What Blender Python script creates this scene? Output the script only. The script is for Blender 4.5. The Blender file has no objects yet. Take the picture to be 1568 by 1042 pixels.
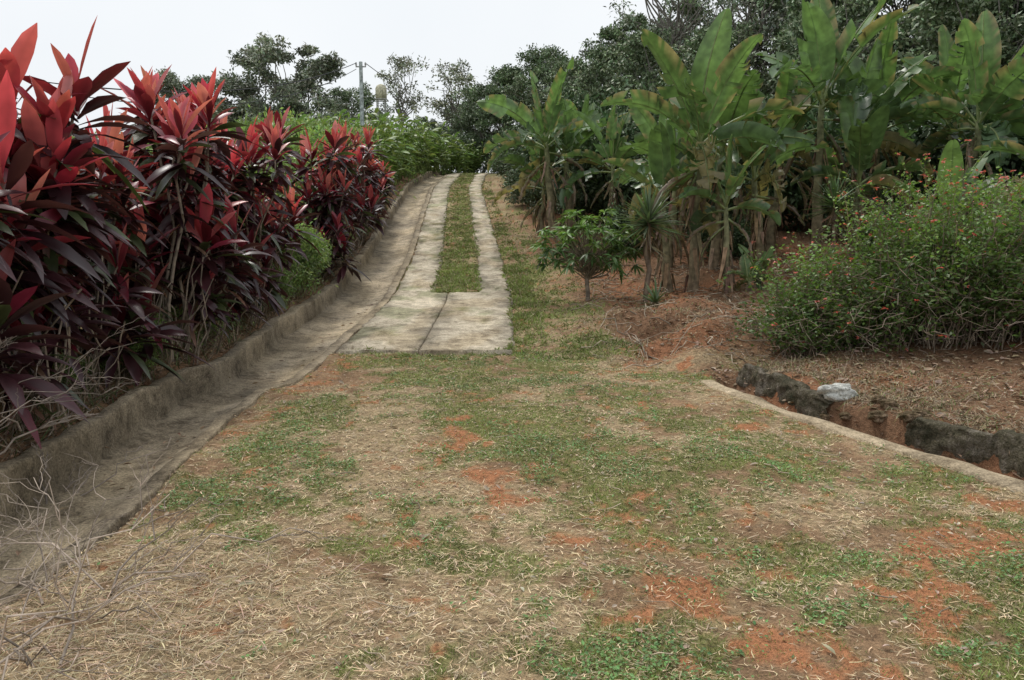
import bpy, math, random
import numpy as np
from mathutils import Vector
R = np.random.default_rng(7)
random.seed(7)
UP = np.array([0,0,1.0])

# ---------------------------------------------------------------- noise
_T = np.random.default_rng(3).random((256,256))
def vn(x,y,s=0):
    x=np.asarray(x,float)+s*17.31; y=np.asarray(y,float)+s*9.77
    xi=np.floor(x).astype(int); yi=np.floor(y).astype(int)
    fx=x-xi; fy=y-yi
    fx=fx*fx*(3-2*fx); fy=fy*fy*(3-2*fy)
    a=_T[xi&255,yi&255]; b=_T[(xi+1)&255,yi&255]; c=_T[xi&255,(yi+1)&255]; d=_T[(xi+1)&255,(yi+1)&255]
    return (a*(1-fx)+b*fx)*(1-fy)+(c*(1-fx)+d*fx)*fy
def fbm(x,y,o=4,s=0):
    r=0;a=.5;t=0
    for i in range(o):
        r=r+a*vn(np.asarray(x)*2**i,np.asarray(y)*2**i,s+i*3); t+=a; a*=.5
    return r/t
def sst(x,a,b):
    t=np.clip((np.asarray(x,float)-a)/(b-a),0,1); return t*t*(3-2*t)

# ---------------------------------------------------------------- terrain
_py=np.arange(-60,500,.25)
_pz=np.interp(_py,[-60,0,10,16,21,30,40,51,60,80,120,500],[-.6,0,.02,.35,.9,2.3,3.8,5.2,5.9,7,8,8])
_k=np.ones(13)/13
_pz=np.convolve(np.pad(_pz,6,mode='edge'),_k,'valid')
def base(y): return np.interp(y,_py,_pz)
_xr=np.interp(_py,[-60,15,21,30,40,51,60,75,500],[0,0,-.28,-.90,-1.55,-1.65,-1.3,-1,-20])
_xr=np.convolve(np.pad(_xr,6,mode='edge'),_k,'valid')
def xr(y): return np.interp(y,_py,_xr)
def gf(y): return .74+.34*sst(y,6.5,13.5)      # channel width factor
def gshift(y): return .12-.30*sst(y,4,7.8)+.18*sst(y,8.1,8.6)
P0=np.array([2.0,9.0]); DD=np.array([.295,-.955]); NN=np.array([.955,.295])
def sv(x,y):
    dx=x-P0[0]; dy=y-P0[1]
    s=dx*DD[0]+dy*DD[1]; v=dx*NN[0]+dy*NN[1]
    v=v+.10*np.sin(s*.9)
    return s,v
def gu(x,y):
    u=x-xr(y); return np.where(u<-2.2,-2.4+(u+2.4-gshift(y))/gf(y),u)
def H(x,y,fine=True):
    x=np.asarray(x,float); y=np.asarray(y,float)
    u=x-xr(y); ug=gu(x,y)
    h=base(y)
    g=np.interp(ug,[-14,-6,-4.6,-4.0,-3.66,-3.58,-3.50,-2.62,-2.52,-2.44,-2.38],[.5,.40,.36,.24,.13,.0,-.25,-.25,-.09,-.02,0])
    h=h+g
    h=h-sst(-u,8,40)*1.2*sst(y,10,40)
    rr=np.clip(u-.8,0,40)
    yb=sst(y,8.6,11)
    h=h+yb*(.085*np.clip(rr,0,14)+.02*np.clip(rr-14,0,30))
    s,v=sv(x,y)
    w=sst(s,.15,.5)
    sec=np.interp(v,[0,.02,.24,.30,.48,.56,.68,1.8,6,20],[0,-.05,-.05,-.14,-.14,.08,.14,.30,.75,1.1])
    h=h+w*(1-yb)*sec+w*yb*np.interp(v,[0,.02,.24,.30,.48,.56,.68,1.3],[0,-.05,-.05,-.14,-.14,.04,.06,.05])
    for mx,my,r,a in [(1.75,12.2,.45,.32),(2.15,11.3,.4,-.28),(2.7,10.6,.5,.20),(1.9,10.2,.3,-.14),(3.4,11.6,.7,.22),(1.6,13.8,.6,.12),(3.0,12.6,.5,.22),(2.5,11.9,.25,.16),(2.3,9.6,.3,.12)]:
        h=h+a*np.exp(-((x-mx)**2+(y-my)**2)/(r*r))
    inroad=(sst(u,-2.5,-2.4)*(1-sst(u,.0,.1)))*sst(y,10.2,10.5)
    strip=sst(u,-1.62,-1.55)*(1-sst(u,-.68,-.6))*sst(y,16.0,16.2)
    if fine:
        n=(fbm(x*1.1,y*1.1,3,1)-.5)*.10+(fbm(x*5,y*5,3,2)-.5)*.04
        far=sst(np.abs(u),4,12)+.8*sst(u,1.2,2)*sst(y,9.5,10.5)
        n=n*(1+far*2)
        n=n*(1-.9*inroad*(1-strip))*(1-.7*((ug>-3.6)&(ug<-2.5)))
        h=h+n
    h=h-.03*inroad+.055*strip*inroad
    return h
def Hs(x,y): return float(H(np.array([x]),np.array([y]))[0])

# ---------------------------------------------------------------- masks
def blob(x,y,L):
    m=0
    for bx,by,rx,ry in L:
        m=np.maximum(m,np.exp(-(((x-bx)/rx)**2+((y-by)/ry)**2)))
    return m
REDS=[(-.45,5.9,.32,.4),(-.15,5.3,.27,.35),(.03,4.85,.22,.35),(.3,4.0,.28,.3),(.75,3.4,.28,.22),(1.1,3.0,.4,.26),(1.2,2.65,.45,.22),
      (2.25,6.5,.45,.35),(2.5,4.1,.5,.35),(2.9,4.7,.4,.25),(1.35,9.1,.35,.5),(-2.25,8.8,.22,.9),(-2.3,6.8,.17,.7),(2.0,9.9,.5,.6),(1.9,3.5,.3,.18),(2.9,3.6,.4,.3)]
GRN=[(1.2,5.2,.9,.9),(.9,4.4,.7,.5),(2.2,3.5,1.0,.45),(-.6,6.9,.5,.9),(.25,6.2,.4,.8),(-1.6,5.6,.5,.7),(.5,9.5,.5,1.4),(.45,13,.5,3.0),(1.4,6.8,.5,.6),(-1.0,8.8,.9,.6),(1.0,11,.5,1.2),(-1.2,9.8,1.1,.5),
     (2.1,5.2,.6,.5),(.9,2.9,.6,.4),(-.3,3.7,.5,.3),(1.1,8.0,.5,.4),(2.2,2.8,.9,.6),(1.6,9.0,.5,.4),(-1.7,4.5,.4,.4),(-1.9,7.6,.4,.8),(2.9,5.2,.5,.4),(.3,18,.45,4),(1.5,3.9,.5,.5)]
STR=[(-1.2,3.3,1.0,.8),(-.6,2.8,.9,.5),(-2.0,4.0,.6,.8),(.6,7.0,.7,.5),(-.9,5.1,.7,.7),(-1.7,7.0,.6,.8),(1.7,6.3,.5,.5),(.3,8.4,.8,.5),(-.2,5.0,.3,.3),(1.0,10,.5,.6),(.2,2.6,.6,.3)]
def masks(x,y):
    u=x-xr(y)
    n1=fbm(x*1.3,y*1.3,4,11); n2=fbm(x*3.1,y*3.1,4,21); n3=fbm(x*1.7,y*1.7,4,31); n4=fbm(x*9,y*9,4,41)
    red=sst(blob(x,y,REDS)*.80+(n2-.5)*1.7+(n4-.5)*2.6-.06,.40,.90)
    green=sst(blob(x,y,GRN)*.62+(n1-.5)*1.7+(n4-.5)*1.9+.30-.35*blob(x,y,[(-1.6,3.0,1.2,.9)]),.22,.8)*(1-.8*red)
    straw=sst(blob(x,y,STR)*.6+(n3-.5)*1.5+(n4-.5)*1.2+.42,.2,.65)*(1-.6*red)
    s,v=sv(x,y)
    brownR=np.maximum(sst(u,1.1+1.2*(n1-.5),1.8+1.2*(n1-.5))*sst(y,9.3,10.3), sst(v,.2,.3)*sst(s,-.4,.2))
    brownR=brownR*(1-sst(y,60,90))
    green=green*(1-brownR*.92)
    straw=straw*(1-brownR*.55)
    strip=((u>-1.74)&(u<-.48)&(y>16))
    e=np.minimum(u+1.62,-.60-u)/.3
    green=np.where(strip,np.clip(.22+(n1-.4)*1.8+(n4-.5)*3.2+.5*np.clip(e,-.3,1)-.1*sst(y,22,40),.04,1),green)
    wildL=sst(-u,4.9,6)
    green=np.maximum(green,wildL)
    ug=gu(x,y)
    bank=sst(-ug,3.55,3.7)*(1-wildL)
    green=np.where(bank>.5,green*.6,green)
    far=sst(y,45,60)
    green=np.maximum(green,far*(1-strip))
    inch=(ug<-2.45)&(ug>-3.62)
    green=np.where(inch,green*.05,green)
    return red,green,straw,brownR,bank

# ---------------------------------------------------------------- mesh builder
class MB:
    def __init__(s): s.v=[];s.q=[];s.t=[];s.c=[];s.n=0;s.qm=[];s.tm=[]
    def add(s,V,F,C,m=0):
        V=np.asarray(V,float).reshape(-1,3); F=np.asarray(F,int)
        C=np.asarray(C,float)
        if C.ndim==1: C=np.tile(C[:3],(len(V),1))
        s.v.append(V); s.c.append(C.reshape(-1,3))
        if F.shape[1]==4: s.q.append(F+s.n); s.qm.append(np.full(len(F),m))
        else: s.t.append(F+s.n); s.tm.append(np.full(len(F),m))
        s.n+=len(V)
    def mesh(s,name,mats,smooth=True):
        V=np.concatenate(s.v); C=np.concatenate(s.c)
        q=np.concatenate(s.q) if s.q else np.zeros((0,4),int)
        t=np.concatenate(s.t) if s.t else np.zeros((0,3),int)
        me=bpy.data.meshes.new(name)
        me.vertices.add(len(V)); me.vertices.foreach_set('co',V.astype(np.float32).ravel())
        nl=len(q)*4+len(t)*3
        me.loops.add(nl); me.loops.foreach_set('vertex_index',np.concatenate([q.ravel(),t.ravel()]).astype(np.int32))
        me.polygons.add(len(q)+len(t))
        ls=np.concatenate([np.arange(len(q))*4,len(q)*4+np.arange(len(t))*3])
        me.polygons.foreach_set('loop_start',ls.astype(np.int32))
        mi=np.concatenate((s.qm if s.qm else [])+(s.tm if s.tm else []))
        for m in mats: me.materials.append(m)
        me.polygons.foreach_set('material_index',mi.astype(np.int32))
        me.polygons.foreach_set('use_smooth',np.full(len(q)+len(t),smooth))
        me.update(calc_edges=True)
        a=me.color_attributes.new('Col','FLOAT_COLOR','POINT')
        a.data.foreach_set('color',np.concatenate([C,np.ones((len(C),1))],1).astype(np.float32).ravel())
        me.validate()
        return me
    def obj(s,name,mats,loc=(0,0,0),smooth=True):
        return mkobj(name,s.mesh(name,mats,smooth),loc)
def mkobj(name,me,loc=(0,0,0),rot=0,sc=1):
    o=bpy.data.objects.new(name,me); bpy.context.scene.collection.objects.link(o)
    o.location=loc; o.rotation_euler=(0,0,rot)
    o.scale=(sc,sc,sc) if np.isscalar(sc) else sc
    return o
def nrm(a): return a/np.maximum(np.linalg.norm(a,axis=-1,keepdims=True),1e-9)
def rdir(n,zmin=-1,zmax=1):
    z=R.uniform(zmin,zmax,n); a=R.uniform(0,2*np.pi,n); r=np.sqrt(1-z*z)
    return np.stack([r*np.cos(a),r*np.sin(a),z],1)
def strips(mb,P,D,L,W,droop,prof,c0,c1,fold=.25,roll=.5,m=0):
    n=len(P); D=nrm(D)
    S=np.cross(D,UP+R.normal(0,.02,(n,3))); S=nrm(S); N=nrm(np.cross(S,D))
    a=R.normal(0,roll,n)[:,None]
    S,N=S*np.cos(a)+N*np.sin(a),N*np.cos(a)-S*np.sin(a)
    prof=np.array(prof); t=prof[:,0]; w=prof[:,1]; k=len(t)
    L=np.broadcast_to(L,n);W=np.broadcast_to(W,n);dr=np.broadcast_to(droop,n)
    tw=R.normal(0,.10,n)[:,None]
    c=P[:,None,:]+D[:,None,:]*(L[:,None]*t)[:,:,None]-UP*((dr*L)[:,None]*t**2)[:,:,None]+S[:,None,:]*(tw*L[:,None]*t**2)[:,:,None]
    sd=S[:,None,:]*(W[:,None]*w/2)[:,:,None]; uo=N[:,None,:]*(W[:,None]*w/2*fold)[:,:,None]
    V=np.stack([c-sd+uo,c,c+sd+uo],2)
    col=c0[:,None,:]*(1-t)[None,:,None]+c1[:,None,:]*t[None,:,None]
    C=np.repeat(col[:,:,None,:],3,2).copy(); C[:,:,1,:]*=.8
    i=np.arange(k-1)
    f=[]
    for j in (0,1): f.append(np.stack([i*3+j,i*3+j+1,(i+1)*3+j+1,(i+1)*3+j],1))
    f=np.concatenate(f)
    F=(f[None]+(np.arange(n)*k*3)[:,None,None]).reshape(-1,4)
    mb.add(V.reshape(-1,3),F,C.reshape(-1,3),m)
def quads(mb,P,D,L,W,col,roll=1.2,m=0,cup=.15):
    n=len(P); D=nrm(D); S=nrm(np.cross(D,UP+R.normal(0,.05,(n,3)))); N=nrm(np.cross(S,D))
    a=R.normal(0,roll,n)[:,None]; S,N=S*np.cos(a)+N*np.sin(a),N*np.cos(a)-S*np.sin(a)
    L=np.broadcast_to(L,n)[:,None];W=np.broadcast_to(W,n)[:,None]
    V=np.stack([P,P+D*L*.45+S*W/2+N*W*cup,P+D*L,P+D*L*.45-S*W/2+N*W*cup],1)
    F=np.arange(n*4).reshape(n,4)
    C=np.repeat(col[:,None,:],4,1)
    mb.add(V.reshape(-1,3),F,C.reshape(-1,3),m)
def tube(mb,pts,rad,col,sides=6,m=0):
    pts=np.asarray(pts,float); k=len(pts); rad=np.broadcast_to(rad,k)
    T=nrm(np.gradient(pts,axis=0)); ref=np.array([.31,.95,.05]) if abs(T[0][2])>.5 else UP
    A=nrm(np.cross(T,ref)); B=np.cross(T,A)
    an=np.arange(sides)*2*np.pi/sides
    V=pts[:,None,:]+(A[:,None,:]*np.cos(an)[None,:,None]+B[:,None,:]*np.sin(an)[None,:,None])*rad[:,None,None]
    f=[]
    for i in range(k-1):
        for j in range(sides):
            f.append((i*sides+j,i*sides+(j+1)%sides,(i+1)*sides+(j+1)%sides,(i+1)*sides+j))
    col=np.asarray(col,float)
    C=np.tile(col,(k*sides,1)) if col.ndim==1 else np.repeat(col,sides,0)
    C=C*R.uniform(.8,1.2,(len(C),1))
    mb.add(V.reshape(-1,3),f,C,m)
def path(a,b,k=5,wob=.05,sag=0):
    a=np.array(a,float);b=np.array(b,float);t=np.linspace(0,1,k)[:,None]
    p=a*(1-t)+b*t; L=np.linalg.norm(b-a)
    n=R.normal(0,wob*L,(k,3)); n[0]=0; n[-1]=0
    p=p+n; p[:,2]+=sag*np.sin(np.pi*t[:,0])*L
    return p
def cvar(c,n,v=.25,h=.12):
    c=np.array(c)[None]*R.uniform(1-v,1+v,(n,1))*R.uniform(1-h,1+h,(n,3)); return c

# ---------------------------------------------------------------- materials
def nodes(name):
    m=bpy.data.materials.new(name); m.use_nodes=True; nt=m.node_tree
    return m,nt,nt.nodes,nt.links,nt.nodes['Principled BSDF']
def vcmat(name,rough=.5,tr=.0,nscale=8,spec=.4,amp=.35,trgain=1.6):
    m,nt,N,L,b=nodes(name)
    a=N.new('ShaderNodeAttribute'); a.attribute_name='Col'
    tc=N.new('ShaderNodeTexCoord'); nz=N.new('ShaderNodeTexNoise'); nz.inputs['Scale'].default_value=nscale; nz.inputs['Detail'].default_value=2
    L.new(tc.outputs['Object'],nz.inputs['Vector'])
    mr=N.new('ShaderNodeMapRange'); mr.inputs[1].default_value=.3; mr.inputs[2].default_value=.7; mr.inputs[3].default_value=1-amp; mr.inputs[4].default_value=1+amp
    L.new(nz.outputs['Fac'],mr.inputs[0])
    mx=N.new('ShaderNodeVectorMath'); mx.operation='SCALE'; L.new(a.outputs['Color'],mx.inputs[0]); L.new(mr.outputs[0],mx.inputs['Scale'])
    L.new(mx.outputs[0],b.inputs['Base Color'])
    b.inputs['Roughness'].default_value=rough; b.inputs['Specular IOR Level'].default_value=spec
    if tr>0:
        t=N.new('ShaderNodeBsdfTranslucent'); sc=N.new('ShaderNodeVectorMath'); sc.operation='MULTIPLY'
        sc.inputs[1].default_value=(trgain,trgain*1.1,trgain*.6); L.new(mx.outputs[0],sc.inputs[0]); L.new(sc.outputs[0],t.inputs['Color'])
        ms=N.new('ShaderNodeMixShader'); ms.inputs[0].default_value=tr
        L.new(b.outputs[0],ms.inputs[1]); L.new(t.outputs[0],ms.inputs[2]); L.new(ms.outputs[0],N['Material Output'].inputs['Surface'])
    return m
treeM=vcmat('tree_foliage',.5,0,.6,.35,.3)
leafM=vcmat('leaf',.45,.25,3); glossM=vcmat('glossy_leaf',.33,.24,5,.5,.25,1.5); bananaM=vcmat('banana_leaf',.38,.27,6,.5,.3,1.6)
barkM=vcmat('bark',.85,0,9,.2,.45); dryM=vcmat('dry_litter',.8,0,20,.2,.3); grassM=vcmat('grass_blade',.6,0,2,.25,.25)
def groundmat():
    m,nt,N,L,b=nodes('ground_soil')
    a=N.new('ShaderNodeAttribute'); a.attribute_name='Col'
    tc=N.new('ShaderNodeTexCoord')
    def nz(s,d=8,r=.65):
        n=N.new('ShaderNodeTexNoise'); n.inputs['Scale'].default_value=s; n.inputs['Detail'].default_value=d; n.inputs['Roughness'].default_value=r
        L.new(tc.outputs['Object'],n.inputs['Vector']); return n
    n1=nz(22,6); n2=nz(90,3)
    ad=N.new('ShaderNodeMath'); ad.operation='ADD'; L.new(n1.outputs['Fac'],ad.inputs[0]); L.new(n2.outputs['Fac'],ad.inputs[1])
    mr=N.new('ShaderNodeMapRange'); mr.inputs[1].default_value=.7; mr.inputs[2].default_value=1.35; mr.inputs[3].default_value=.42; mr.inputs[4].default_value=1.6
    L.new(ad.outputs[0],mr.inputs[0])
    sc=N.new('ShaderNodeVectorMath'); sc.operation='SCALE'; L.new(a.outputs['Color'],sc.inputs[0]); L.new(mr.outputs[0],sc.inputs['Scale'])
    L.new(sc.outputs[0],b.inputs['Base Color']); b.inputs['Roughness'].default_value=.95; b.inputs['Specular IOR Level'].default_value=.15
    bp=N.new('ShaderNodeBump'); bp.inputs['Strength'].default_value=.9; bp.inputs['Distance'].default_value=.025
    L.new(ad.outputs[0],bp.inputs['Height']); L.new(bp.outputs[0],b.inputs['Normal'])
    return m
def concmat(name,c1,c2,c3,crack=True,bump=.7,dist=.015):
    m,nt,N,L,b=nodes(name)
    tc=N.new('ShaderNodeTexCoord')
    def nz(s,d=8,r=.6,dist=0):
        n=N.new('ShaderNodeTexNoise'); n.inputs['Scale'].default_value=s; n.inputs['Detail'].default_value=d; n.inputs['Roughness'].default_value=r; n.inputs['Distortion'].default_value=dist
        L.new(tc.outputs['Object'],n.inputs['Vector']); return n
    big=nz(1.5,8,.75,.6); mid=nz(8,8,.8); fine=nz(55,4,.75)
    r=N.new('ShaderNodeValToRGB'); e=r.color_ramp.elements; e[0].position=.40; e[0].color=(*c3,1); e[1].position=.57; e[1].color=(*c1,1); x=e.new(.485); x.color=(*c2,1)
    mm=N.new('ShaderNodeMath'); mm.operation='MULTIPLY_ADD'; mm.inputs[1].default_value=.5; L.new(mid.outputs['Fac'],mm.inputs[0])
    hb=N.new('ShaderNodeMath'); hb.operation='MULTIPLY'; hb.inputs[1].default_value=.5; L.new(big.outputs['Fac'],hb.inputs[0]); L.new(hb.outputs[0],mm.inputs[2])
    L.new(mm.outputs[0],r.inputs[0])
    mr=N.new('ShaderNodeMapRange'); mr.inputs[1].default_value=.3; mr.inputs[2].default_value=.7; mr.inputs[3].default_value=.45; mr.inputs[4].default_value=1.45; L.new(fine.outputs['Fac'],mr.inputs[0])
    a=N.new('ShaderNodeAttribute'); a.attribute_name='Col'
    s1=N.new('ShaderNodeVectorMath'); s1.operation='SCALE'; L.new(r.outputs[0],s1.inputs[0]); L.new(mr.outputs[0],s1.inputs['Scale'])
    s2=N.new('ShaderNodeVectorMath'); s2.operation='MULTIPLY'; L.new(s1.outputs[0],s2.inputs[0]); L.new(a.outputs['Color'],s2.inputs[1])
    out=s2.outputs[0]
    if crack:
        v=N.new('ShaderNodeTexVoronoi'); v.feature='DISTANCE_TO_EDGE'; v.inputs['Scale'].default_value=.75
        wv=N.new('ShaderNodeVectorMath'); wv.operation='MULTIPLY_ADD'; wv.inputs[1].default_value=(.45,.45,.45)
        L.new(mid.outputs['Color'],wv.inputs[0]); L.new(tc.outputs['Object'],wv.inputs[2]); L.new(wv.outputs[0],v.inputs['Vector'])
        c=N.new('ShaderNodeMapRange'); c.inputs[1].default_value=.0; c.inputs[2].default_value=.010; c.inputs[3].default_value=.5; c.inputs[4].default_value=1; L.new(v.outputs['Distance'],c.inputs[0])
        s3=N.new('ShaderNodeVectorMath'); s3.operation='SCALE'; L.new(out,s3.inputs[0]); L.new(c.outputs[0],s3.inputs['Scale']); out=s3.outputs[0]
    L.new(out,b.inputs['Base Color']); b.inputs['Roughness'].default_value=.9; b.inputs['Specular IOR Level'].default_value=.2
    bp=N.new('ShaderNodeBump'); bp.inputs['Strength'].default_value=bump; bp.inputs['Distance'].default_value=dist
    ad=N.new('ShaderNodeMath'); ad.operation='ADD'; L.new(mid.outputs['Fac'],ad.inputs[0]); L.new(fine.outputs['Fac'],ad.inputs[1]); L.new(ad.outputs[0],bp.inputs['Height']); L.new(bp.outputs[0],b.inputs['Normal'])
    return m
groundM=groundmat()
slabM=concmat('driveway_concrete',(.60,.53,.42),(.42,.365,.28),(.20,.165,.12))
gutM=concmat('gutter_concrete',(.58,.50,.39),(.42,.36,.28),(.20,.165,.125),True,.9,.03)
wallM=concmat('mossy_stone',(.30,.26,.21),(.15,.13,.085),(.055,.055,.03),False,1.0,.06)

# ---------------------------------------------------------------- ground sheet
def axis(a,b,step,lo,hi,g):
    m=list(np.arange(a,b+1e-6,step)); s=step; v=b
    while v<hi: s*=g; v+=s; m.append(v)
    s=step; v=a; l=[]
    while v>lo: s*=g; v-=s; l.append(v)
    return np.array(l[::-1]+m)
gx=axis(-4.6,4.6,.03,-260,260,1.09); gy=axis(2.0,13,.04,-40,420,1.03)
X,Y=np.meshgrid(gx,gy); x=X.ravel(); y=Y.ravel(); z=H(x,y)
red,grn,stw,brn,bank=masks(x,y)
n5=fbm(x*6,y*6,3,51)[:,None]
col=np.array([.30,.19,.11])[None]*(.6+.8*n5)
def mixc(c,k,m): return c*(1-m[:,None])+np.array(k)[None]*m[:,None]
col=mixc(col,(.48,.37,.22),stw*.75)
col=mixc(col,(.20,.215,.07),grn*.8)
col=mixc(col,(.46,.19,.09),red*.85)
bb=fbm(x*.9,y*.9,4,61)
col=mixc(col,(.22,.12,.07),brn*.85)
col=mixc(col,(.36,.165,.085),brn*sst(bb,.42,.66)*.75)
col=mixc(col,(.25,.14,.08),bank*.8)
far=sst(y,40,60)*.8; col=mixc(col,(.07,.09,.03),np.maximum(far,sst(x,9,14)*.6))
mb=MB(); nx=len(gx); ny=len(gy)
i=np.arange(nx-1)[None,:]+np.arange(ny-1)[:,None]*nx
F=np.stack([i,i+1,i+nx+1,i+nx],2).reshape(-1,4)
mb.add(np.stack([x,y,z],1),F,col); mb.obj('ground',[groundM])

# ---------------------------------------------------------------- driveway slab
def grid(mb,U,Yv,fn,colf=None,keep=None,m=0):
    a,b=np.meshgrid(U,Yv); P=fn(a,b); nu=len(U); nv=len(Yv)
    i=np.arange(nu-1)[None,:]+np.arange(nv-1)[:,None]*nu
    F=np.stack([i,i+1,i+nu+1,i+nu],2)
    if keep is not None: F=F[keep]
    C=colf(a,b) if colf else np.ones(a.shape+(3,))
    mb.add(P.reshape(-1,3),F.reshape(-1,4),C.reshape(-1,3),m)
def slab(mb,u0,u1,y0,y1,st=.08):
    U=np.concatenate([[u0-.0,u0],np.linspace(u0+.03,u1-.03,max(6,int((u1-u0)/.08))),[u1,u1]])
    Yv=np.concatenate([[y0,y0],np.arange(y0+.04,y1-.04,st),[y1,y1]])
    def fn(a,b):
        z=np.full(a.shape,.045)
        z[:,0]=z[:,-1]=-.1; z[0,:]=z[-1,:]=-.1
        z[:,1]-=.012;z[:,-2]-=.012
        jag=(fbm(b*1.1,a*0+3,2,5)-.5)*.08+(fbm(b*7,a*0+3,3,6)-.5)*.12
        ax=a+xr(b)+jag*np.where(np.abs(a-u0)<.02,1,np.where(np.abs(a-u1)<.02,1,0))*np.where((a>-1.4)&(a<-1.1),.25,1)
        by=b+np.where(b<y0+.01,(fbm(a*5,a*0,4,9)-.5)*.25,0)
        return np.stack([ax,by,base(b)+z+(fbm(a*1.5,b*1.5,3,4)-.5)*.03],2)
    def cf(a,b):
        ed=np.minimum(np.minimum(a-u0,u1-a),.5)/.5
        k=.62+.38*sst(ed+(fbm(a*5,b*3,4,14)-.5)*1.5,0,.5)
        k=k*(.65+.7*fbm(a*1.6,b*.5,4,15))
        tr=sst(fbm(a*2,b*1.2,4,16),.5,.68); ms=sst(fbm(a*2.5,b*1.5,4,17),.52,.68)
        c=np.stack([k*(1-.12*tr-.35*ms),k*(.985-.16*tr-.29*ms),k*(.95-.22*tr-.38*ms)],2)*1.12; return c
    grid(mb,U,Yv,fn,cf)
mb=MB()
slab(mb,-2.36,-1.27,10.4,16.1); slab(mb,-1.255,-.0,10.45,16.1)
ys=[16.12,21.5,27,33,40,47,60]
for a,b in zip(ys[:-1],ys[1:]):
    slab(mb,-2.36,-1.58,a,b-.015,.12); slab(mb,-.64,.0,a,b-.015,.12)
mb.obj('concrete_driveway',[slabM])

# ---------------------------------------------------------------- left gutter
mb=MB()
Uo=np.array([-3.70,-3.69,-3.68,-3.66,-3.54,-3.525,-3.515,-3.50,-3.485,-3.47,-3.3,-3.15,-3.0,-2.85,-2.7,-2.60,-2.58,-2.565,-2.555,-2.54,-2.42,-2.405,-2.40,-2.40])
Zo=np.array([-.1,.14,.19,.20,.20,.195,.17,.0,-.09,-.105,-.135,-.15,-.155,-.14,-.11,-.095,-.09,-.03,.0,.01,.014,.012,.0,-.2])
def gfn(a,b):
    zz=Zo[None,:]+0*b
    w=(fbm(b*2,a*0,4,71)-.5)*.10*np.where((a<-3.47)|(a>-2.59),1,0)+(fbm(b*9,a*0,3,79)-.5)*.03*np.where((a<-3.50)|(a>-2.57),1,0)
    top=(Zo>.1)[None,:]
    zz=zz+(fbm(a*4,b*4,3,72)-.5)*.03+ (fbm(b*1.6,a*0+5,4,73)-.5)*.11*top
    return np.stack([xr(b)+gshift(b)-2.4+(a+2.4)*gf(b)+w,b,base(b)+zz],2)
def gcf(a,b):
    k=np.interp(a,[-3.7,-3.53,-3.5,-3.42,-3.25,-3.0,-2.7,-2.6,-2.56,-2.4],[.8,.85,.6,.7,1.0,1.2,1.15,.8,.65,1.0])*(.55+.9*fbm(a*2.5,b*1.4,4,74))  # curb and lip faces darkened here: shade painted into the concrete colour
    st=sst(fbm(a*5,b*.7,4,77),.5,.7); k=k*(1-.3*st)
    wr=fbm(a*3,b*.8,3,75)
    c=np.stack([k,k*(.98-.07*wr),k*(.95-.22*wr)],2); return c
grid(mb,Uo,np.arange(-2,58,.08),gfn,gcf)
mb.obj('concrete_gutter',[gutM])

# ---------------------------------------------------------------- right drain strip + stone wall
def svxy(s,v):
    v=v-.10*np.sin(s*.9)
    return P0[0]+DD[0]*s+NN[0]*v, P0[1]+DD[1]*s+NN[1]*v
mb=MB()
def dfn(a,b):
    xx,yy=svxy(b,a+(fbm(b*3,a*0,4,81)-.5)*.10)
    o=np.array([-.12,.0,.012,.01,-.005,-.25])[None,:]
    return np.stack([xx,yy,base(yy)+o+(fbm(b*2,a*5,4,82)-.5)*.06],2)
grid(mb,np.array([0,.005,.06,.14,.2,.215]),np.arange(.4,9,.04),dfn,lambda a,b:(.5+.75*fbm(a*5,b*2,4,83))[:,:,None]*np.array([1.1,1.0,.86]))
mb.obj('concrete_drain',[slabM])
def wallseg(s0,s1,hh):
    mb=MB()
    va=np.array([.50,.495,.492,.492,.495,.50,.505,.51,.515,.525,.55,.58,.61,.64,.66,.665]); za=np.array([-.2,-.14,-.1,-.05,0,.04,.08,.11,.135,.15,.155,.155,.15,.14,.08,-.1])
    def fn(a,b):
        v=va[None,:]+0*b; zz=za[None,:]+0*b
        n=(fbm(b*9,zz*30,4,85)-.5)
        blk=(np.floor(b*3.7+fbm(b*.8,b*0,2,89)*3)*12.9898); blk=np.modf(np.sin(blk)*437.5)[0]*.5
        end=np.minimum(sst(b,s0,s0+.1),1-sst(b,s1-.1,s1))
        zz=np.where(zz>0,zz*hh*(.5+.5*end)*(1+blk*.6)+(fbm(b*14,v*30,3,86)-.5)*.035,zz)
        xx,yy=svxy(b,v+n*.09+blk*.06); return np.stack([xx,yy,base(yy)+zz],2)
    def cf(a,b):
        k=.8+.7*fbm(a*3,b*4,4,84); return np.stack([k,k,k],2)
    grid(mb,np.arange(len(va)),np.arange(s0,s1,.02),fn,cf)
    return mb.obj('stone_retaining_wall',[wallM])
wallseg(.35,2.0,.95); wallseg(2.9,8,1.1)
import bmesh
def rock(name,loc,r,col,mat):
    bm=bmesh.new(); bmesh.ops.create_icosphere(bm,subdivisions=4,radius=1)
    V=np.array([v.co[:] for v in bm.verts]); F=np.array([[v.index for v in f.verts] for f in bm.faces]); bm.free()
    o=R.uniform(0,50,2)
    V=np.sign(V)*np.abs(V)**.75
    V=V*(1+(fbm(V[:,0]*1.5+o[0],V[:,1]*1.5+V[:,2]*2+o[1],5,9)-.5)[:,None]*1.0)*np.array(r)
    m=MB(); m.add(V,F,col); m.obj(name,[mat],loc)
rock('rock',(3.1,7.3,Hs(3.1,7.3)+.05),(.15,.10,.07),(1.3,1.5,1.8),slabM)
for i in range(14):
    s=R.uniform(1.9,3.1); xx,yy=svxy(s,R.uniform(.35,.75)); rr=R.uniform(.025,.07)
    rock('rock',(xx,yy,Hs(xx,yy)+rr*.3),(rr*1.3,rr,rr*.7),(1.7,1.4,1.2),wallM)

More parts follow.
